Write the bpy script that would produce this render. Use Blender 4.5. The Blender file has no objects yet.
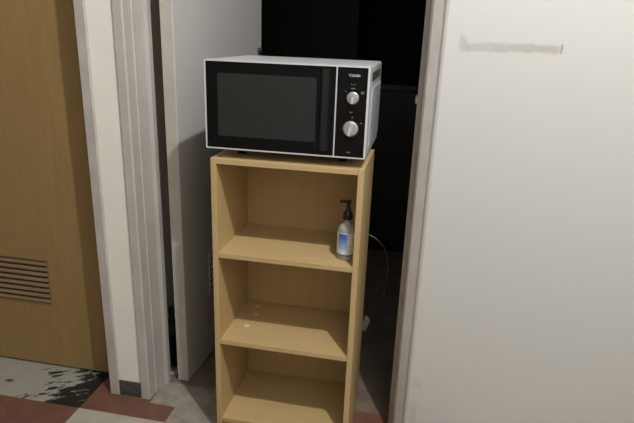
import bpy, bmesh, math, random
from mathutils import Vector, Matrix

random.seed(7)
C = bpy.context.scene.collection
PI = math.pi

# ------------------------------------------------------------------ materials
def new_mat(name):
    m = bpy.data.materials.new(name)
    m.use_nodes = True
    nt = m.node_tree
    return m, nt, nt.nodes['Principled BSDF']

def N(nt, typ, **kw):
    n = nt.nodes.new(typ)
    for k, v in kw.items():
        setattr(n, k, v)
    return n

def link(nt, a, b):
    nt.links.new(a, b)

def math_node(nt, op, a, b=None, c=None, clamp=False):
    n = N(nt, 'ShaderNodeMath', operation=op)
    n.use_clamp = clamp
    for i, x in enumerate((a, b, c)):
        if x is None:
            continue
        if isinstance(x, (int, float)):
            n.inputs[i].default_value = x
        else:
            link(nt, x, n.inputs[i])
    return n.outputs[0]

def mix_col(nt, fac, a, b):
    n = N(nt, 'ShaderNodeMix', data_type='RGBA')
    for sock, x in ((n.inputs[0], fac), (n.inputs[6], a), (n.inputs[7], b)):
        if isinstance(x, (int, float)):
            sock.default_value = x
        elif isinstance(x, tuple):
            sock.default_value = x + (1,) if len(x) == 3 else x
        else:
            link(nt, x, sock)
    return n.outputs[2]

def noise(nt, vec, scale, detail=4, rough=0.55):
    n = N(nt, 'ShaderNodeTexNoise')
    n.inputs['Scale'].default_value = scale
    n.inputs['Detail'].default_value = detail
    n.inputs['Roughness'].default_value = rough
    link(nt, vec, n.inputs['Vector'])
    return n.outputs[0]

def mapped(nt, scale=(1, 1, 1), loc=(0, 0, 0)):
    tc = N(nt, 'ShaderNodeTexCoord')
    mp = N(nt, 'ShaderNodeMapping')
    mp.inputs['Scale'].default_value = scale
    mp.inputs['Location'].default_value = loc
    link(nt, tc.outputs['Object'], mp.inputs['Vector'])
    return mp.outputs[0]

def ramp(nt, x, lo, hi):
    n = N(nt, 'ShaderNodeMapRange', interpolation_type='SMOOTHSTEP')
    link(nt, x, n.inputs['Value'])
    n.inputs['From Min'].default_value = lo
    n.inputs['From Max'].default_value = hi
    return n.outputs[0]

def bump(nt, bsdf, h, strength=0.2, dist=0.002):
    b = N(nt, 'ShaderNodeBump')
    b.inputs['Strength'].default_value = strength
    b.inputs['Distance'].default_value = dist
    link(nt, h, b.inputs['Height'])
    link(nt, b.outputs[0], bsdf.inputs['Normal'])

def mat(name, col, rough=0.5, metal=0.0, var=0.0, vscale=20, coat=0.0, spec=0.5, bmp=0.0, stretch=(1, 1, 1)):
    m, nt, b = new_mat(name)
    b.inputs['Roughness'].default_value = rough
    b.inputs['Metallic'].default_value = metal
    b.inputs['Coat Weight'].default_value = coat
    b.inputs['Specular IOR Level'].default_value = spec
    v = mapped(nt, stretch)
    n = noise(nt, v, vscale)
    d = tuple(max(0, c * (1 - var)) for c in col)
    l = tuple(min(1, c * (1 + var)) for c in col)
    link(nt, mix_col(nt, ramp(nt, n, 0.3, 0.7), d, l), b.inputs['Base Color'])
    if bmp:
        bump(nt, b, n, bmp)
    return m

def wood_mat(name, col, dark, stretch=(18, 18, 1.2), rough=0.45, spec=0.35):
    m, nt, b = new_mat(name)
    b.inputs['Roughness'].default_value = rough
    b.inputs['Specular IOR Level'].default_value = spec
    v = mapped(nt, stretch)
    n1 = noise(nt, v, 5.0, 6, 0.65)
    n2 = noise(nt, v, 22.0, 3, 0.6)
    s = math_node(nt, 'ADD', math_node(nt, 'MULTIPLY', n1, 0.65), math_node(nt, 'MULTIPLY', n2, 0.35))
    link(nt, mix_col(nt, ramp(nt, s, 0.32, 0.68), dark, col), b.inputs['Base Color'])
    return m

M = {}
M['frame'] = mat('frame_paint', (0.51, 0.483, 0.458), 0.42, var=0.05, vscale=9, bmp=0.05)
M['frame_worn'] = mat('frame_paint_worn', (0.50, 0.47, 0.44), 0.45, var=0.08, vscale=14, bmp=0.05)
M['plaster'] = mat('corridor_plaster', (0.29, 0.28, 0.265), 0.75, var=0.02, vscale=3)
M['rear'] = mat('rear_plaster', (0.60, 0.59, 0.565), 0.75, var=0.02, vscale=3)  # paler than the other corridor plaster, to bounce fill light
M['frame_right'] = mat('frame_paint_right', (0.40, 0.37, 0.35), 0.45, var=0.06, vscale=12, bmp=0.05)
M['strip'] = mat('white_wall_strip', (0.90, 0.89, 0.83), 0.6, var=0.02, vscale=8)  # tone raised to offset the lamp's falloff on this side
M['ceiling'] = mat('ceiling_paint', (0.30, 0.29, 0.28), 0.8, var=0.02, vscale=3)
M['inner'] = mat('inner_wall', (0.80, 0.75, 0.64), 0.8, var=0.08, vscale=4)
M['inner_dark'] = mat('inner_wall_darkened', (0.02, 0.02, 0.018), 0.9, var=0.1, vscale=4)  # near-black colour stands in for the darkness of the unlit room
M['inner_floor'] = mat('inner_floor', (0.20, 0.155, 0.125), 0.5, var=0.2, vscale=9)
M['leaf'] = mat('door_leaf_paint', (0.64, 0.615, 0.605), 0.38, var=0.03, vscale=5)
M['leaf_edge'] = mat('door_leaf_edge', (0.50, 0.47, 0.425), 0.5, var=0.05, vscale=12)
M['leaf_slot'] = mat('leaf_slot', (0.22, 0.20, 0.19), 0.8, var=0.1)
M['brown'] = wood_mat('brown_door_veneer', (0.34, 0.222, 0.092), (0.30, 0.19, 0.073), (7, 7, 1.0), 0.45)
M['brown_slat'] = wood_mat('brown_slat', (0.27, 0.18, 0.095), (0.22, 0.145, 0.075), (1, 7, 7), 0.5)
M['brown_dark'] = mat('vent_recess', (0.045, 0.026, 0.012), 0.8, var=0.2)
M['base_block'] = mat('dark_base', (0.07, 0.068, 0.066), 0.55, var=0.25, vscale=40)
M['beech'] = wood_mat('beech_vertical', (0.56, 0.41, 0.205), (0.515, 0.37, 0.18), (16, 16, 1.0))
M['beech_h'] = wood_mat('beech_horizontal', (0.56, 0.41, 0.205), (0.515, 0.37, 0.18), (1.0, 16, 16))
M['beech_back'] = wood_mat('beech_back', (0.53, 0.38, 0.185), (0.48, 0.34, 0.16), (14, 14, 1.0), 0.55)
M['sticker'] = mat('pale_spot', (0.74, 0.64, 0.52), 0.6, var=0.08, vscale=120)
M['white_metal'] = mat('white_casing', (0.60, 0.61, 0.635), 0.34, var=0.03, vscale=40, spec=0.5)
M['grey_metal'] = mat('casing_panel', (0.46, 0.47, 0.50), 0.4, var=0.10, vscale=30)
M['rim'] = mat('silver_rim', (0.64, 0.65, 0.66), 0.35, var=0.02, vscale=40)
M['black_glass'] = mat('black_glass', (0.0045, 0.0045, 0.0045), 0.16, var=0.0, spec=0.16)
M['window_glass'] = mat('window_mesh_glass', (0.026, 0.026, 0.024), 0.22, var=0.08, vscale=160, spec=0.2)
M['black_plastic'] = mat('black_plastic', (0.010, 0.010, 0.010), 0.3, var=0.1, spec=0.4)
M['slot'] = mat('dark_slot', (0.03, 0.03, 0.034), 0.7, var=0.1)
M['chrome'] = mat('satin_silver', (0.50, 0.50, 0.485), 0.32, metal=0.55, var=0.04, vscale=60)
M['chrome_lit'] = mat('satin_silver_lit', (0.78, 0.78, 0.76), 0.28, metal=0.3, var=0.04, vscale=60)  # light on the grips put into a paler copy of the silver
M['print'] = mat('grey_print', (0.50, 0.50, 0.49), 0.5, var=0.03)
M['print_dim'] = mat('dim_print', (0.16, 0.16, 0.155), 0.5, var=0.03)
M['cable'] = mat('grey_cable', (0.06, 0.055, 0.052), 0.5, var=0.1)
M['plug'] = mat('grey_plug', (0.12, 0.13, 0.13), 0.5, var=0.05)
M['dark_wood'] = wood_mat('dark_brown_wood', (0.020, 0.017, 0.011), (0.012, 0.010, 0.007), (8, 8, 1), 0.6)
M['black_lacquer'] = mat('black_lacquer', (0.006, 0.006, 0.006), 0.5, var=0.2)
M['black_top'] = mat('black_worktop', (0.018, 0.017, 0.014), 0.35, var=0.3, vscale=30)
M['bristle'] = mat('black_bristle', (0.008, 0.008, 0.008), 0.6, var=0.3)
M['paper'] = mat('pale_paper', (0.42, 0.42, 0.42), 0.8, var=0.1, vscale=60)
M['steel'] = mat('dull_steel', (0.40, 0.39, 0.37), 0.4, metal=0.6, var=0.1, vscale=60)
M['tile_red'] = mat('terracotta_tile', (0.175, 0.080, 0.056), 0.5, var=0.16, vscale=14, bmp=0.05)
M['tile_cream'] = mat('cream_tile', (0.45, 0.42, 0.36), 0.5, var=0.08, vscale=16, bmp=0.04)
M['tile_grey'] = mat('worn_grey_tile', (0.33, 0.295, 0.25), 0.5, var=0.18, vscale=18, bmp=0.04)

def stained_tile():
    # pale slab with black brush-like streaks, densest at its right edge
    m, nt, b = new_mat('stained_tile')
    b.inputs['Roughness'].default_value = 0.5
    tc = N(nt, 'ShaderNodeTexCoord')
    sp = N(nt, 'ShaderNodeSeparateXYZ')
    link(nt, tc.outputs['Object'], sp.inputs[0])
    x, y = sp.outputs[0], sp.outputs[1]
    al = math_node(nt, 'ADD', math_node(nt, 'MULTIPLY', x, 0.86), math_node(nt, 'MULTIPLY', y, 0.51))
    ac = math_node(nt, 'SUBTRACT', math_node(nt, 'MULTIPLY', y, 0.86), math_node(nt, 'MULTIPLY', x, 0.51))
    cb = N(nt, 'ShaderNodeCombineXYZ')
    link(nt, math_node(nt, 'MULTIPLY', al, 9.0), cb.inputs[0])
    link(nt, math_node(nt, 'MULTIPLY', ac, 34.0), cb.inputs[1])
    n1 = noise(nt, cb.outputs[0], 1.7, 5, 0.62)
    n2 = noise(nt, tc.outputs['Object'], 11.0, 3, 0.55)
    # dense near the right edge of the slab, sparse further left
    g = N(nt, 'ShaderNodeMapRange')
    link(nt, x, g.inputs['Value'])
    g.inputs['From Min'].default_value = -0.22
    g.inputs['From Max'].default_value = -0.03
    g.inputs['To Min'].default_value = -0.02
    g.inputs['To Max'].default_value = 0.17
    s = math_node(nt, 'ADD', math_node(nt, 'ADD', math_node(nt, 'MULTIPLY', n1, 0.62), math_node(nt, 'MULTIPLY', n2, 0.42)), g.outputs[0])
    k = ramp(nt, s, 0.575, 0.635)
    n3 = noise(nt, tc.outputs['Object'], 30.0, 3, 0.6)
    base = mix_col(nt, n3, (0.33, 0.325, 0.285), (0.42, 0.41, 0.365))
    link(nt, mix_col(nt, k, base, (0.014, 0.015, 0.016)), b.inputs['Base Color'])
    return m
M['tile_stained'] = stained_tile()

def white_wall():
    m, nt, b = new_mat('white_wall_with_scuffs')
    b.inputs['Roughness'].default_value = 0.55
    tc = N(nt, 'ShaderNodeTexCoord')
    sp = N(nt, 'ShaderNodeSeparateXYZ')
    link(nt, tc.outputs['Object'], sp.inputs[0])
    x, z = sp.outputs[0], sp.outputs[2]
    nw = noise(nt, tc.outputs['Object'], 16.0, 4, 0.6)
    nf = noise(nt, tc.outputs['Object'], 70.0, 4, 0.6)
    wob = math_node(nt, 'MULTIPLY', math_node(nt, 'SUBTRACT', nw, 0.5), 0.020)
    wob2 = math_node(nt, 'MULTIPLY', math_node(nt, 'SUBTRACT', nf, 0.5), 0.010)
    xw = math_node(nt, 'ADD', x, wob2)
    zw = math_node(nt, 'ADD', z, math_node(nt, 'ADD', wob, wob2))
    def blob(x0, x1, z0, z1, sx, sz):
        fx = math_node(nt, 'MULTIPLY', ramp(nt, xw, x0 - sx, x0 + sx), math_node(nt, 'SUBTRACT', 1.0, ramp(nt, xw, x1 - sx, x1 + sx) if isinstance(x1, float) else ramp(nt, math_node(nt, 'SUBTRACT', xw, x1), -sx, sx)))
        fz = math_node(nt, 'MULTIPLY', ramp(nt, zw, z0 - sz, z0 + sz), math_node(nt, 'SUBTRACT', 1.0, ramp(nt, zw, z1 - sz, z1 + sz)))
        return math_node(nt, 'MULTIPLY', fx, fz)
    streak = blob(1.115, 1.335, 1.184, 1.203, 0.012, 0.005)
    hook = blob(1.101, math_node(nt, 'SUBTRACT', 1.128, math_node(nt, 'MULTIPLY', math_node(nt, 'SUBTRACT', z, 1.186), 0.45)), 1.186, 1.222, 0.004, 0.006)
    tip = blob(1.336, 1.341, 1.184, 1.204, 0.002, 0.004)
    low1 = blob(1.078, 1.102, 0.205, 0.232, 0.008, 0.010)
    low2 = blob(1.076, 1.094, 0.070, 0.150, 0.008, 0.02)
    big = noise(nt, tc.outputs['Object'], 2.2, 2, 0.5)
    base = mix_col(nt, big, (0.625, 0.625, 0.615), (0.645, 0.645, 0.635))  # base tone lowered to offset the lamp being nearer this wall
    c = mix_col(nt, math_node(nt, 'MULTIPLY', math_node(nt, 'MULTIPLY', streak, 0.75), ramp(nt, nf, 0.05, 0.5)), base, mix_col(nt, ramp(nt, x, 1.13, 1.32), (0.46, 0.455, 0.43), (0.43, 0.385, 0.345)))
    c = mix_col(nt, math_node(nt, 'MULTIPLY', hook, 0.55), c, (0.42, 0.42, 0.395))
    c = mix_col(nt, math_node(nt, 'MULTIPLY', tip, 0.8), c, (0.28, 0.28, 0.27))
    lo = math_node(nt, 'MULTIPLY', math_node(nt, 'MAXIMUM', low1, low2), ramp(nt, nf, 0.30, 0.66))
    c = mix_col(nt, math_node(nt, 'MULTIPLY', lo, 0.42), c, (0.36, 0.29, 0.18))
    link(nt, c, b.inputs['Base Color'])
    bump(nt, b, big, 0.05, 0.004)
    return m
M['white_wall'] = white_wall()

def clear_plastic():
    m, nt, b = new_mat('clear_gel_plastic')
    v = mapped(nt)
    n = noise(nt, v, 40)
    link(nt, mix_col(nt, n, (0.80, 0.81, 0.82), (0.90, 0.90, 0.90)), b.inputs['Base Color'])
    b.inputs['Roughness'].default_value = 0.12
    b.inputs['Transmission Weight'].default_value = 0.6
    b.inputs['IOR'].default_value = 1.36
    return m
M['clear'] = clear_plastic()

def label_mat():
    # pale label with a blue field left of its middle and a dark line along its foot
    m, nt, b = new_mat('bottle_label')
    b.inputs['Roughness'].default_value = 0.4
    tc = N(nt, 'ShaderNodeTexCoord')
    sp = N(nt, 'ShaderNodeSeparateXYZ')
    link(nt, tc.outputs['Object'], sp.inputs[0])
    x, z = sp.outputs[0], sp.outputs[2]
    nz = noise(nt, tc.outputs['Object'], 170, 3, 0.6)
    base = mix_col(nt, ramp(nt, nz, 0.4, 0.62), (0.62, 0.66, 0.68), (0.86, 0.88, 0.88))
    fx = math_node(nt, 'MULTIPLY', ramp(nt, x, -0.0205, -0.0185), math_node(nt, 'SUBTRACT', 1.0, ramp(nt, x, 0.0030, 0.0050)))
    fz = math_node(nt, 'MULTIPLY', ramp(nt, z, 0.026, 0.036), math_node(nt, 'SUBTRACT', 1.0, ramp(nt, z, 0.0765, 0.0775)))
    blue = mix_col(nt, ramp(nt, z, 0.030, 0.070), (0.36, 0.48, 0.80), (0.06, 0.16, 0.56))
    c = mix_col(nt, math_node(nt, 'MULTIPLY', fx, fz), base, blue)
    foot = math_node(nt, 'SUBTRACT', 1.0, ramp(nt, z, 0.0155, 0.017))
    c = mix_col(nt, foot, c, (0.03, 0.035, 0.13))
    link(nt, c, b.inputs['Base Color'])
    return m
M['label'] = label_mat()

# ------------------------------------------------------------------ mesh helpers
def add_box(bm, x0, x1, y0, y1, z0, z1, bev=0.0, seg=2):
    vs = [bm.verts.new(p) for p in ((x0, y0, z0), (x1, y0, z0), (x1, y1, z0), (x0, y1, z0),
                                    (x0, y0, z1), (x1, y0, z1), (x1, y1, z1), (x0, y1, z1))]
    fs = [bm.faces.new([vs[i] for i in f]) for f in ((0, 3, 2, 1), (4, 5, 6, 7), (0, 1, 5, 4), (1, 2, 6, 5), (2, 3, 7, 6), (3, 0, 4, 7))]
    if bev > 0:
        es = {e for f in fs for e in f.edges}
        bmesh.ops.bevel(bm, geom=list(es), offset=bev, segments=seg, profile=0.5, affect='EDGES', clamp_overlap=True)

def box(*a, **k):
    bm = bmesh.new()
    add_box(bm, *a, **k)
    return bm

def add_prism(bm, pts, axis, a0, a1):
    """extrude a closed 2D outline along an axis ('x','y','z')"""
    def P(p, a):
        return {'x': (a, p[0], p[1]), 'y': (p[0], a, p[1]), 'z': (p[0], p[1], a)}[axis]
    A = [bm.verts.new(P(p, a0)) for p in pts]
    B = [bm.verts.new(P(p, a1)) for p in pts]
    n = len(pts)
    bm.faces.new(A)
    bm.faces.new(B[::-1])
    for i in range(n):
        j = (i + 1) % n
        bm.faces.new((A[i], B[i], B[j], A[j]))

def rrect(x0, x1, z0, z1, r, seg=5):
    pts = []
    for cx, cz, a0 in ((x1 - r, z1 - r, 0), (x0 + r, z1 - r, 90), (x0 + r, z0 + r, 180), (x1 - r, z0 + r, 270)):
        for k in range(seg + 1):
            a = math.radians(a0 + 90 * k / seg)
            pts.append((cx + r * math.cos(a), cz + r * math.sin(a)))
    return pts

def add_ring(bm, outer, inner, y0, y1):
    """frame between two outlines with the same point count, extruded along y"""
    n = len(outer)
    L = [[bm.verts.new((p[0], y, p[1])) for p in o] for o in (outer, inner) for y in (y0, y1)]
    of, ob, inf, inb = L
    for i in range(n):
        j = (i + 1) % n
        bm.faces.new((of[i], of[j], inf[j], inf[i]))
        bm.faces.new((ob[i], inb[i], inb[j], ob[j]))
        bm.faces.new((of[i], ob[i], ob[j], of[j]))
        bm.faces.new((inf[i], inf[j], inb[j], inb[i]))

def add_lathe(bm, prof, c=(0, 0, 0), seg=32, axis='z', sx=1.0, sy=1.0):
    rings = []
    for r, h in prof:
        ring = []
        for k in range(seg):
            a = 2 * PI * k / seg
            p = (r * math.cos(a) * sx, r * math.sin(a) * sy, h)
            if axis == 'y':
                p = (p[0], h, p[1])
            elif axis == 'x':
                p = (h, p[0], p[1])
            ring.append(bm.verts.new((p[0] + c[0], p[1] + c[1], p[2] + c[2])))
        rings.append(ring)
    for a, b in zip(rings, rings[1:]):
        for k in range(seg):
            j = (k + 1) % seg
            bm.faces.new((a[k], a[j], b[j], b[k]))
    bm.faces.new(rings[0][::-1])
    bm.faces.new(rings[-1])

def add_tube(bm, pts, r, seg=10, sub=6):
    """smooth tube through points (Catmull-Rom)"""
    P = [Vector(p) for p in pts]
    path = []
    for i in range(len(P) - 1):
        p0, p1, p2, p3 = P[max(i - 1, 0)], P[i], P[i + 1], P[min(i + 2, len(P) - 1)]
        for k in range(sub):
            t = k / sub
            path.append(0.5 * ((2 * p1) + (-p0 + p2) * t + (2 * p0 - 5 * p1 + 4 * p2 - p3) * t * t + (-p0 + 3 * p1 - 3 * p2 + p3) * t ** 3))
    path.append(P[-1])
    rings = []
    up = Vector((0.13, 0.97, 0.21))
    for i, p in enumerate(path):
        d = (path[min(i + 1, len(path) - 1)] - path[max(i - 1, 0)]).normalized()
        s = d.cross(up).normalized()
        t = s.cross(d).normalized()
        rr = r(i / (len(path) - 1)) if callable(r) else r
        rings.append([bm.verts.new(p + (s * math.cos(2 * PI * k / seg) + t * math.sin(2 * PI * k / seg)) * rr) for k in range(seg)])
    for a, b in zip(rings, rings[1:]):
        for k in range(seg):
            j = (k + 1) % seg
            bm.faces.new((a[k], a[j], b[j], b[k]))
    bm.faces.new(rings[0][::-1])
    bm.faces.new(rings[-1])

def obj(name, bm, m, parent=None, smooth=False, label=None):
    bmesh.ops.recalc_face_normals(bm, faces=bm.faces)
    me = bpy.data.meshes.new(name)
    bm.to_mesh(me)
    bm.free()
    for x in (m if isinstance(m, (list, tuple)) else [m]):
        me.materials.append(x)
    if smooth:
        for p in me.polygons:
            p.use_smooth = True
        me.set_sharp_from_angle(angle=math.radians(40))
    o = bpy.data.objects.new(name, me)
    C.objects.link(o)
    if parent:
        o.parent = parent
    if label:
        o['label'] = label
    return o

def copy_part(src, parent, loc):
    o = src.copy()
    C.objects.link(o)
    o.parent = parent
    o.location = loc
    return o

def thing(name, label, cat, loc=(0, 0, 0), rz=0.0, group=None):
    o = bpy.data.objects.new(name, None)
    o.empty_display_size = 0.05
    C.objects.link(o)
    o.location = loc
    o.rotation_euler = (0, 0, rz)
    o['label'] = label
    o['category'] = cat
    if group:
        o['group'] = group
    return o

def tag(o, label, cat):
    o['label'] = label
    o['category'] = cat
    return o

def struct(name, bm, m, label=None, smooth=False):
    o = obj(name, bm, m, None, smooth)
    o['kind'] = 'structure'
    if label:
        o['label'] = label
    return o

# World axes: x along the wall with the doors (right), y away from the viewer, z up.
S = 0.305                    # floor tile
CEIL = 2.80
HEAD = 2.04                  # door head

# ------------------------------------------------------------------ floors
bm = bmesh.new()
mats = [M['tile_cream'], M['tile_red'], M['tile_stained'], M['tile_grey']]
for i in range(-5, 8):
    for j in range(-6, 1):
        x0, x1, y0, y1 = i * S, (i + 1) * S, j * S, (j + 1) * S
        if j == 0:
            y1 = 0.2
        if j == 0 and i in (-1, -2, -3):
            k = 2
        elif j == 0 and i in (3,):
            k = 1
        elif j == 0 and i == 1:
            k = 3
        else:
            k = 1 if (i + j) % 2 == 0 else 0
        cells = [(x0, x1, y0, y1, k)]
        if (i, j) == (0, 0):      # worn grey patch inside the doorway
            cells = [(x0, 0.212, y0, y1, k), (0.212, x1, y0, 0.078, k), (0.212, x1, 0.078, y1, 3)]
        for q in cells:
            f = bm.faces.new([bm.verts.new(p) for p in ((q[0], q[2], 0), (q[1], q[2], 0), (q[1], q[3], 0), (q[0], q[3], 0))])
            f.material_index = q[4]
bmesh.ops.remove_doubles(bm, verts=bm.verts, dist=1e-5)
struct('floor', bm, mats, 'checkered floor of terracotta and cream tiles, one tile streaked black')
bm = bmesh.new()
vs = [bm.verts.new(p) for p in ((-5 * S, 0.2, 0), (8 * S, 0.2, 0), (8 * S, 3.4, 0), (-5 * S, 3.4, 0))]
bm.faces.new(vs)
struct('floor_inner', bm, M['inner_floor'], 'dark floor of the unlit room beyond the doorway')

# ------------------------------------------------------------------ walls
WF, WB = 0.085, 0.215        # front and back of the wall that holds the doors
XL, XR, YB = -5 * S, 8 * S, -6 * S
bm = bmesh.new()
add_prism(bm, [(1.057, WF + 0.010), (1.0615, WF + 0.003), (1.068, WF), (XR, WF), (XR, WB), (1.057, WB)], 'z', 0, CEIL)
struct('wall_right', bm, M['white_wall'], 'white wall right of the doorway with a brown smear', smooth=False)
struct('wall_middle', box(0.092, 0.172, 0.101, WB, 0.0, CEIL), M['strip'], 'narrow white wall strip between the two door frames')
struct('baseboard_middle', box(0.0935, 0.1705, 0.0955, 0.1005, 0.0, 0.057, bev=0.001), M['base_block'], 'short dark base block at the foot of the white strip')
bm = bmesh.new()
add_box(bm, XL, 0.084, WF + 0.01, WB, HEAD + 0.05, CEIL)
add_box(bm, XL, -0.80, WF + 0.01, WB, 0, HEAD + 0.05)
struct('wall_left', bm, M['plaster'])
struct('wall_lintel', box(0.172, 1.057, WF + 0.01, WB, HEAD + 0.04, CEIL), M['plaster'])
struct('wall_rear', box(XL, XR, YB - 0.1, YB, 0, CEIL), M['rear'])  # unseen wall behind the camera, set close and pale to bounce fill light
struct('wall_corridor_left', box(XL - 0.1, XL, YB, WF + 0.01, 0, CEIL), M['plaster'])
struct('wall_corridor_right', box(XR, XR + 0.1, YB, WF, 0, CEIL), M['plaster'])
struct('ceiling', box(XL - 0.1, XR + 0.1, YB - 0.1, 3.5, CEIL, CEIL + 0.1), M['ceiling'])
# the unlit room beyond
bm = bmesh.new()
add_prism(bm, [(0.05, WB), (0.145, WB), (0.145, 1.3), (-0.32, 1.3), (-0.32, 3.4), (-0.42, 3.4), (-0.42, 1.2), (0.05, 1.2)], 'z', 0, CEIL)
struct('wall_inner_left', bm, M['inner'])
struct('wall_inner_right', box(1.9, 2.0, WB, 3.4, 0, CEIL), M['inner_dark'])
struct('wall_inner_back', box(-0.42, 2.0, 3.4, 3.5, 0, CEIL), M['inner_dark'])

# ------------------------------------------------------------------ door frames
# frame of the brown door (its right post and head)
bm = bmesh.new()
add_prism(bm, [(0.056, 0.101), (0.060, 0.094), (0.088, 0.094), (0.0918, 0.098), (0.0918, 0.214), (0.03, 0.214), (0.03, 0.232), (0.02, 0.232), (0.02, 0.212), (0.056, 0.212)], 'z', 0, HEAD + 0.045)
add_box(bm, -0.80, 0.056, 0.094, 0.20, HEAD, HEAD + 0.045)
add_box(bm, -0.80, -0.765, 0.094, 0.20, 0, HEAD)
struct('trim_1', bm, M['frame_worn'], 'grey painted frame post beside the brown door')
# left post of the open doorway: face, stop, rear
bm = bmesh.new()
add_prism(bm, [(0.1725, 0.097), (0.176, 0.093), (0.201, 0.093), (0.2055, 0.096), (0.2075, 0.134), (0.2105, 0.136), (0.2105, 0.141), (0.2085, 0.143),
               (0.2135, 0.192), (0.2255, 0.194), (0.2255, 0.2145), (0.1725, 0.2145)], 'z', 0, HEAD + 0.04)
struct('trim_2', bm, M['frame'], 'grey painted left post of the open doorway')
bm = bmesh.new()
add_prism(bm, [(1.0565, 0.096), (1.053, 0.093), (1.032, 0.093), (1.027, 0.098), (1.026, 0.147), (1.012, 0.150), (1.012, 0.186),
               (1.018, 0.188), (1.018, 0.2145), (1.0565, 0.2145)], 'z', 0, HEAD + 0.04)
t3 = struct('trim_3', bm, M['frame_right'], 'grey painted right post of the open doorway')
obj('strike_plate', box(1.0065, 1.0122, 0.152, 0.182, 1.042, 1.062, bev=0.0006), M['steel'], t3, label='small metal strike plate')
bm = bmesh.new()
add_box(bm, 0.2265, 1.010, 0.093, 0.2145, HEAD, HEAD + 0.039)
struct('trim_4', bm, M['frame'])

# ------------------------------------------------------------------ louvre vent builder (in a door face looking along -y, or +x)
def louvre(parent, x0, x1, z0, z1, y, n, m_slat, m_dark, ax='y'):
    """frame, dark recess and slats; y = face plane of the door, the vent stands 3 mm proud"""
    def T(bm):
        if ax == 'x':   # turn: x runs along +y, face looks along +x
            for v in bm.verts:
                v.co = Vector((-v.co.y, v.co.x, v.co.z))
        return bm
    v = obj('vent', T(box(x0, x1, y - 0.0006, y - 0.0001, z0, z1)), m_dark, parent)
    f = bmesh.new()
    w = 0.006
    for a in ((x0 - w, x1 + w, z0 - w, z0), (x0 - w, x1 + w, z1, z1 + w), (x0 - w, x0, z0, z1), (x1, x1 + w, z0, z1)):
        add_box(f, a[0], a[1], y - 0.0025, y - 0.0001, a[2], a[3])
    obj('vent_frame', T(f), m_slat, v)
    p = (z1 - z0) / n
    for k in range(n):
        s = bmesh.new()
        zc = z0 + p * (k + 0.5)
        add_prism(s, [(y - 0.001, zc + 0.22 * p), (y - 0.0050, zc - 0.22 * p), (y - 0.0045, zc - 0.32 * p), (y - 0.001, zc + 0.05 * p)], 'x', x0, x1)
        obj('slat', T(s), m_slat, v)

# ------------------------------------------------------------------ brown door (closed)
d1 = struct('door_1', box(-0.765, 0.055, 0.190, 0.2255, 0.008, HEAD - 0.003, bev=0.0015), M['brown'], 'closed brown wooden door with a louvre vent near its foot')
louvre(d1, -0.475, -0.204, 0.262, 0.426, 0.190, 8, M['brown_slat'], M['brown_dark'])

# ------------------------------------------------------------------ open pale door leaf (swung into the dark room, hinged at the left post)
d2 = bpy.data.objects.new('door_2', None)
C.objects.link(d2)
d2.location = (0.2935, 0.214, 0)
d2.rotation_euler = (0, 0, -0.050)
d2['kind'] = 'structure'
d2['label'] = 'pale grey door standing open into the dark room left of the bookcase'
leaf = obj('leaf', box(-0.041, 0.0, 0, 0.775, 0.004, HEAD - 0.006, bev=0.002), M['leaf'], d2)
obj('edge_strip', box(-0.0395, -0.0015, -0.0012, -0.0001, 0.006, HEAD - 0.008), M['leaf_edge'], leaf, label='duller hinge edge of the door')
louvre(leaf, 0.20, 0.55, 0.262, 0.424, 0.0, 7, M['leaf'], M['leaf_slot'], 'x')
lt = obj('door_latch', box(0.0002, 0.004, 0.715, 0.765, 1.108, 1.146, bev=0.001), M['steel'], d2, label='small dull metal latch near the free edge')
hd = bmesh.new()
add_lathe(hd, [(0.0, 0.0042), (0.007, 0.0042), (0.006, 0.010), (0.008, 0.014), (0.006, 0.017), (0.0, 0.018)], (0.0, 0.738, 1.128), 16, 'x')
obj('knob', hd, M['black_plastic'], lt, True)
bm = bmesh.new()
add_lathe(bm, [(0.0026, -0.0024), (0.0026, -0.0013)], (-0.016, 0, 1.072), 10, 'y')
obj('screw', bm, M['steel'], d2, label='small screw in the door edge')

# ------------------------------------------------------------------ bookcase
BW, BD, BH, t = 0.413, 0.272, 0.8866, 0.016
bk = thing('bookcase', 'tall narrow beech-coloured open bookcase standing in the doorway under the microwave', 'bookcase', (0.4845, -0.004, 0.0), -0.004)
Z1, Z2, Z3 = 0.6152, 0.3370, 0.0584
obj('side_panel', box(0, t, 0, BD, 0, BH, bev=0.0012), M['beech'], bk)
obj('side_panel', box(BW - t, BW, 0, BD, 0, BH, bev=0.0012), M['beech'], bk)
g = 0.0002
obj('top_panel', box(t + g, BW - t - g, 0.0, BD - 0.006, BH - t, BH - 0.0008, bev=0.0012), M['beech_h'], bk)
s1 = obj('shelf', box(t + g, BW - t - g, 0.001, BD - 0.006, Z1 - t, Z1, bev=0.0012), M['beech_h'], bk)
s2 = obj('shelf', box(t + g, BW - t - g, 0.001, BD - 0.006, Z2 - t, Z2, bev=0.0012), M['beech_h'], bk)
obj('bottom_panel', box(t + g, BW - t - g, 0.001, BD - 0.006, Z3 - t, Z3, bev=0.0012), M['beech_h'], bk)
obj('back_panel', box(t + g, BW - t - g, BD - 0.0058, BD - 0.002, 0.02, BH - 0.001), M['beech_back'], bk)
obj('kickboard', box(t + g, BW - t - g, 0.012, 0.026, 0.0, Z3 - t - g, bev=0.001), M['beech_h'], bk)
first = None
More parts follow.
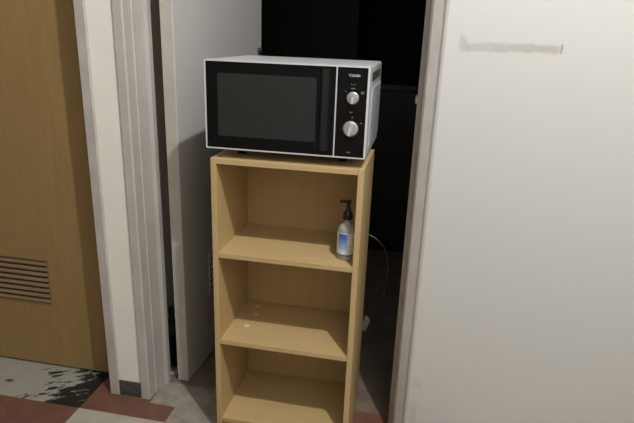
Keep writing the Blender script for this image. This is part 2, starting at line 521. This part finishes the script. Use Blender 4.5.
for k, (px, py, rx, ry) in enumerate(((0.0685, 0.097, 0.0095, 0.0085), (0.0745, 0.173, 0.0095, 0.008), (0.061, 0.226, 0.009, 0.0075))):
    b = bmesh.new()
    pts = [(px + rx * (1 + 0.12 * math.sin(3 * a + k)) * math.cos(a), py + ry * (1 + 0.15 * math.cos(2 * a + k)) * math.sin(a)) for a in [2 * PI * q / 20 for q in range(20)]]
    add_prism(b, pts, 'z', Z2 + 0.0001, Z2 + 0.0007)
    obj('sticker', b, M['sticker'], s2, label='pale round sticker on the shelf')

# ------------------------------------------------------------------ microwave oven
MW, MD, Z0, ZT = 0.44, 0.352, 0.0145, 0.2505
mw = thing('microwave_oven', 'white-cased microwave oven with black front and two silver dials, on top of the bookcase', 'microwave', (0.4723, 0.0005, BH + 0.0002), -0.001)
mw.scale = (0.9643, 0.9643, 0.9643)
LIFT = 0.012                 # height the feet add under the casing
bm = bmesh.new()
# casing: slightly rounded top shoulders
sh = 0.006
add_prism(bm, [(0.0008, Z0), (MW - 0.0008, Z0), (MW - 0.0008, ZT - sh), (MW - 0.0025, ZT - 0.002), (MW - sh - 0.001, ZT - 0.0006), (sh + 0.001, ZT - 0.0006), (0.0025, ZT - 0.002), (0.0008, ZT - sh)], 'y', 0.021, MD)
cas = obj('casing', bm, M['white_metal'], mw)
# pressed side panel with a clipped front upper corner and a row of vent slots above it
bm = bmesh.new()
sp = [(0.060, 0.030), (0.335, 0.030), (0.335, 0.196), (0.095, 0.196), (0.080, 0.190), (0.060, 0.172)]
a = [bm.verts.new((MW - 0.0007, p[0], p[1])) for p in sp]
cy, cz = 0.2, 0.11
b2 = [bm.verts.new((MW + 0.0028, cy + (p[0] - cy) * 0.955, cz + (p[1] - cz) * 0.92)) for p in sp]
for i in range(len(sp)):
    j = (i + 1) % len(sp)
    bm.faces.new((a[i], a[j], b2[j], b2[i]))
bm.faces.new(b2)
obj('side_panel', bm, M['grey_metal'], cas)
bm = bmesh.new()
for k in range(13):
    y = 0.065 + k * 0.019
    add_box(bm, MW - 0.0008, MW + 0.0002, y, y + 0.0125, 0.209, 0.232)
obj('vent', bm, M['slot'], cas, label='dark vent slots high on the side')
# front rim
bm = bmesh.new()
add_ring(bm, rrect(0, MW, Z0 - 0.0005, ZT, 0.003, 3), rrect(0.0036, MW - 0.0055, Z0 + 0.0028, ZT - 0.0042, 0.002, 3), 0.0, 0.0208)
add_box(bm, 0.3538, 0.3570, 0.0, 0.0205, Z0 + 0.0030, ZT - 0.0040)
obj('front_rim', bm, M['rim'], mw)
# door
bm = bmesh.new()
add_prism(bm, rrect(0.0038, 0.3535, Z0 + 0.0030, ZT - 0.0044, 0.002, 3), 'y', 0.0015, 0.0204)
dr = obj('door', bm, M['black_glass'], mw)
bm = bmesh.new()
add_prism(bm, rrect(0.036, 0.304, 0.0505, 0.2165, 0.004, 4), 'y', 0.0011, 0.0014)
obj('window', bm, M['window_glass'], dr, label='grey see-through window of the door')
bm = bmesh.new()
add_prism(bm, [(0.3135, 0.0014), (0.3165, -0.004), (0.3215, -0.0075), (0.3275, -0.0075), (0.334, -0.0035), (0.338, 0.0014)], 'z', 0.030, ZT - 0.010)
obj('handle', bm, M['black_plastic'], dr)
# control panel
bm = bmesh.new()
add_prism(bm, rrect(0.3573, MW - 0.0057, Z0 + 0.0030, ZT - 0.0044, 0.002, 3), 'y', 0.0012, 0.0204)
cp = obj('control_panel', bm, M['black_glass'], mw)
# printed word
fc = bpy.data.curves.new('word', 'FONT')
fc.body = 'TOSHIBA'
fc.size = 0.0082
fc.align_x = 'CENTER'
fc.align_y = 'CENTER'
fc.extrude = 0.0001
fc.offset = 0.00022
fo = bpy.data.objects.new('word', fc)
C.objects.link(fo)
bpy.context.view_layer.update()
me = bpy.data.meshes.new_from_object(fo.evaluated_get(bpy.context.evaluated_depsgraph_get()))
bpy.data.objects.remove(fo)
wx = [v.co.x for v in me.vertices]
sc = 0.0305 / (max(wx) - min(wx))
for v in me.vertices:
    v.co = Vector((0.4005 + v.co.x * sc, 0.0008 - v.co.z, 0.2262 + v.co.y * 1.0))
me.materials.clear()
me.materials.append(M['print'])
lo = bpy.data.objects.new('lettering', me)
C.objects.link(lo)
lo.parent = cp
lo['label'] = 'pale brand lettering at the top of the control panel'
# the small print: ticks and short lines too small to read
def dash(cx, cz, w, h):
    obj('marking', box(cx - w / 2, cx + w / 2, 0.0008, 0.0011, cz - h / 2, cz + h / 2), M['print_dim'], cp)
for cx, cz, w, h in ((0.3945, 0.2045, 0.0028, 0.0028), (0.4025, 0.2045, 0.0028, 0.0028), (0.3985, 0.1945, 0.011, 0.0026), (0.3805, 0.1865, 0.003, 0.003),
                     (0.4235, 0.1865, 0.0095, 0.0024), (0.4225, 0.1825, 0.0080, 0.0024), (0.3955, 0.1345, 0.0085, 0.0024), (0.4000, 0.1215, 0.004, 0.0024), (0.4235, 0.108, 0.005, 0.003),
                     (0.3945, 0.0300, 0.0105, 0.0030), (0.374, 0.092, 0.003, 0.0018)):
    dash(cx, cz, w, h)
def knob(cx, cz, r, tilt):
    bm = bmesh.new()
    add_lathe(bm, [(r, 0.0010), (r, -0.004), (r * 0.97, -0.0055), (r * 0.86, -0.0065), (r * 0.84, -0.0085), (r * 0.80, -0.0095), (0.001, -0.0100)][::-1], (0, 0, 0), 36, 'y')
    k = obj('dial', bm, M['chrome'], mw, True)
    k.location = (cx, 0, cz)
    k.rotation_euler = (0, tilt, 0)
    g = bmesh.new()
    w = r * 0.20
    add_prism(g, [(-w, -0.0098), (-w * 0.7, -0.018), (w * 0.7, -0.018), (w, -0.0098)], 'z', -r * 0.80, r * 0.80)
    obj('grip', g, M['chrome_lit'], k)
    ind = bmesh.new()
    add_box(ind, -0.0006, 0.0006, -0.0185, -0.0179, r * 0.25, r * 0.76)
    obj('pointer', ind, M['slot'], k)
knob(0.399, 0.171, 0.0158, 0.06)
knob(0.3975, 0.0925, 0.0200, 0.22)
for ch in mw.children:
    ch.location.z += LIFT
ft = bmesh.new()
add_lathe(ft, [(0.011, 0.0), (0.013, 0.004), (0.0145, Z0 + LIFT - 0.0002)], (0, 0, 0), 20)
foot = obj('foot', ft, M['black_plastic'], mw, True)
foot.location = (0.075, 0.085, 0.0)
for p in ((0.370, 0.085, 0), (0.075, 0.230, 0), (0.370, 0.230, 0)):
    copy_part(foot, mw, p)

# ------------------------------------------------------------------ pump bottle on the upper shelf
bt = thing('pump_bottle', 'clear pump bottle with black pump and blue and white label on the upper shelf', 'bottle', (0.8535, 0.062, Z1 + 0.0002))
bm = bmesh.new()
add_lathe(bm, [(0.021, 0.0), (0.0245, 0.0012), (0.026, 0.005), (0.026, 0.080), (0.0252, 0.086), (0.0225, 0.092), (0.0175, 0.097), (0.0125, 0.101), (0.0095, 0.105), (0.0095, 0.116)], (0, 0, 0), 40)
obj('bottle_body', bm, M['clear'], bt, True)
bm = bmesh.new()
R_ = 0.0263
rows = []
for z in (0.0125, 0.0165, 0.030, 0.045, 0.060, 0.080):
    rows.append([bm.verts.new((R_ * math.sin(a), -R_ * math.cos(a), z)) for a in [math.radians(-105 + 210 * k / 30) for k in range(31)]])
for a, b in zip(rows, rows[1:]):
    for k in range(30):
        bm.faces.new((a[k], a[k + 1], b[k + 1], b[k]))
obj('bottle_label', bm, M['label'], bt, True, 'pale label with a blue patch')
bm = bmesh.new()
add_lathe(bm, [(0.0112, 0.113), (0.0135, 0.1145), (0.0138, 0.127), (0.0125, 0.1305), (0.0095, 0.134), (0.0072, 0.140), (0.0062, 0.147), (0.0045, 0.148), (0.0045, 0.1590)], (0.0005, 0, 0), 24)
pm = obj('pump', bm, M['black_plastic'], bt, True)
bm = bmesh.new()
add_prism(bm, [(0.0075, 0.1585), (0.0075, 0.1655), (0.004, 0.1672), (-0.0225, 0.1655), (-0.0245, 0.1610), (-0.0225, 0.1600), (-0.004, 0.1602)], 'y', -0.0055, 0.0055)
obj('nozzle', bm, M['black_plastic'], pm)
bm = bmesh.new()
add_lathe(bm, [(0.0042, 0.006), (0.0042, 0.1125)], (0, 0, 0), 14)
obj('dip_tube', bm, M['rim'], bt, True)

# ------------------------------------------------------------------ cable hanging in the dark beside the bookcase
cb = thing('power_cable', 'thin grey cable looping in the dark behind the right side of the bookcase', 'cable', (0.90, 0.36, 0))
bm = bmesh.new()
pts = [(0.800, 0.36, 0.600), (0.850, 0.35, 0.620), (0.886, 0.34, 0.590), (0.918, 0.335, 0.577), (0.950, 0.33, 0.545), (0.964, 0.33, 0.490), (0.962, 0.335, 0.420), (0.952, 0.34, 0.345),
       (0.930, 0.345, 0.297), (0.905, 0.35, 0.268)]
add_tube(bm, [(p[0] - 0.90, p[1] - 0.36, p[2]) for p in pts], 0.0027)
obj('cord', bm, M['cable'], cb, True)
bm = bmesh.new()
pts2 = [(0.905, 0.35, 0.268), (0.890, 0.352, 0.235), (0.886, 0.355, 0.12), (0.884, 0.36, 0.004)]
add_tube(bm, [(p[0] - 0.90, p[1] - 0.36, p[2]) for p in pts2], 0.0033)
obj('cord', bm, M['cable'], cb, True)
bm = bmesh.new()
add_prism(bm, rrect(-0.011, 0.011, -0.026, 0.022, 0.006, 4), 'y', -0.010, 0.010)
plug = obj('plug', bm, M['plug'], cb, True, 'pale grey plug at the end of the loop')
plug.location = (0.002, -0.012, 0.255)
plug.rotation_euler = (0, 0.35, 0)

# ------------------------------------------------------------------ dark furniture in the unlit room
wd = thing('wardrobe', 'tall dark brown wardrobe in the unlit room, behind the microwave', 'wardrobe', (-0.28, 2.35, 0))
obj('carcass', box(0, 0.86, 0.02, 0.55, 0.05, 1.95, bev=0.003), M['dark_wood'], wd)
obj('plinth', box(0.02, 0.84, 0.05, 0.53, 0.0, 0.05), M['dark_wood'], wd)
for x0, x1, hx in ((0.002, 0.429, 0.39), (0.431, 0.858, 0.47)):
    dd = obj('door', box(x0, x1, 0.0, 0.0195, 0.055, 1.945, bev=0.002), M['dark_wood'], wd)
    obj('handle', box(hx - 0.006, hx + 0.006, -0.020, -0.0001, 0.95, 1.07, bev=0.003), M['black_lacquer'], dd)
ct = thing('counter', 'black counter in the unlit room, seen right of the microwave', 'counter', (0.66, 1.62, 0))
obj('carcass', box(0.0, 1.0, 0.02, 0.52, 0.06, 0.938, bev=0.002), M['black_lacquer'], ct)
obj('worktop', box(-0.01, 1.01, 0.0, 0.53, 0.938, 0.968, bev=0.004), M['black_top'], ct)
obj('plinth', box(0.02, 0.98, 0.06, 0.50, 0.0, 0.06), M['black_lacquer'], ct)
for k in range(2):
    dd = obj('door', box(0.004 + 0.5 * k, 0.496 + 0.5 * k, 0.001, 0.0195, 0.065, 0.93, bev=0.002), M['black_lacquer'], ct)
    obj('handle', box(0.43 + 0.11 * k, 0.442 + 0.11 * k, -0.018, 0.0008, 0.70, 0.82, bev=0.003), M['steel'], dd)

# ------------------------------------------------------------------ black brush head and pale scrap in the gap behind the open door
br = thing('brush', 'black bristly brush on the floor in the gap behind the open door', 'brush', (0.199, 0.300, 0))
bm = bmesh.new()
for k in range(520):
    a = random.uniform(0, 2 * PI)
    r0 = 0.034 * math.sqrt(random.random())
    top = Vector((r0 * math.cos(a), r0 * math.sin(a), 0.150))
    end = Vector((r0 * math.cos(a) * 1.35 + random.gauss(0, 0.004), r0 * math.sin(a) * 1.35 + random.gauss(0, 0.004), random.uniform(0.001, 0.05)))
    side = Vector((math.sin(a * 3), math.cos(a * 3), 0)) * 0.0012
    side2 = Vector((side.y, -side.x, 0))
    bot = [bm.verts.new(end + s) for s in (side, side2, -side)]
    tp = [bm.verts.new(top + s * 1.2) for s in (side, side2, -side)]
    for q in range(3):
        bm.faces.new((bot[q], bot[(q + 1) % 3], tp[(q + 1) % 3], tp[q]))
obj('bristles', bm, M['bristle'], br)['kind'] = 'stuff'
bm = bmesh.new()
add_lathe(bm, [(0.036, 0.148), (0.040, 0.152), (0.036, 0.178), (0.014, 0.19), (0.011, 0.20), (0.011, 0.24)], (0, 0, 0), 20)
obj('handle', bm, M['bristle'], br, True)
bm = bmesh.new()
n = 9
grid = [[bm.verts.new((0.196 + 0.036 * i / n + 0.004 * math.sin(j * 1.3), 0.238 + 0.050 * j / n + 0.003 * math.sin(i * 1.7), 0.0015 + 0.009 * abs(math.sin(i * 1.1 + j * 0.8)) * random.uniform(0.4, 1))) for j in range(n + 1)] for i in range(n + 1)]
for i in range(n):
    for j in range(n):
        bm.faces.new((grid[i][j], grid[i + 1][j], grid[i + 1][j + 1], grid[i][j + 1]))
tag(obj('paper_scrap', bm, M['paper'], None, True), 'small pale crumpled scrap on the floor behind the open door', 'paper')

# ------------------------------------------------------------------ light
def point(name, loc, energy, radius, col):
    l = bpy.data.lights.new(name, 'POINT')
    l.energy = energy
    l.shadow_soft_size = radius
    l.color = col
    o = bpy.data.objects.new(name, l)
    C.objects.link(o)
    o.location = loc
    return o
point('ceiling_bulb', (1.52, -1.02, 2.68), 134, 0.03, (1.0, 0.99, 0.95))

w = bpy.data.worlds.new('World')
bpy.context.scene.world = w
w.use_nodes = True
w.node_tree.nodes['Background'].inputs[0].default_value = (0.5, 0.48, 0.45, 1)
w.node_tree.nodes['Background'].inputs[1].default_value = 0.02

# ------------------------------------------------------------------ camera
F_PX, PITCH, ROLL, YAW = 544.213, 0.3153, 0.0375, 0.1787
fwd = Vector((-math.sin(YAW) * math.cos(PITCH), math.cos(YAW) * math.cos(PITCH), -math.sin(PITCH)))
right0 = Vector((math.cos(YAW), math.sin(YAW), 0))
up0 = right0.cross(fwd)
right = right0 * math.cos(ROLL) + up0 * math.sin(ROLL)
up = -right0 * math.sin(ROLL) + up0 * math.cos(ROLL)
cd = bpy.data.cameras.new('Camera')
cam = bpy.data.objects.new('Camera', cd)
C.objects.link(cam)
mx = Matrix((right, up, -fwd)).transposed().to_4x4()
mx.translation = (1.022, -1.349, 1.2098)
cam.matrix_world = mx
cd.sensor_fit = 'HORIZONTAL'
cd.sensor_width = 36
cd.lens = F_PX * 36 / 634
cd.clip_start = 0.02
bpy.context.scene.camera = cam

vs_ = bpy.context.scene.view_settings
vs_.view_transform = 'Standard'
vs_.look = 'None'
vs_.exposure = 0.0
bpy.context.scene.cycles.max_bounces = 10
bpy.context.scene.cycles.sample_clamp_indirect = 1.5
bpy.context.scene.cycles.caustics_reflective = False
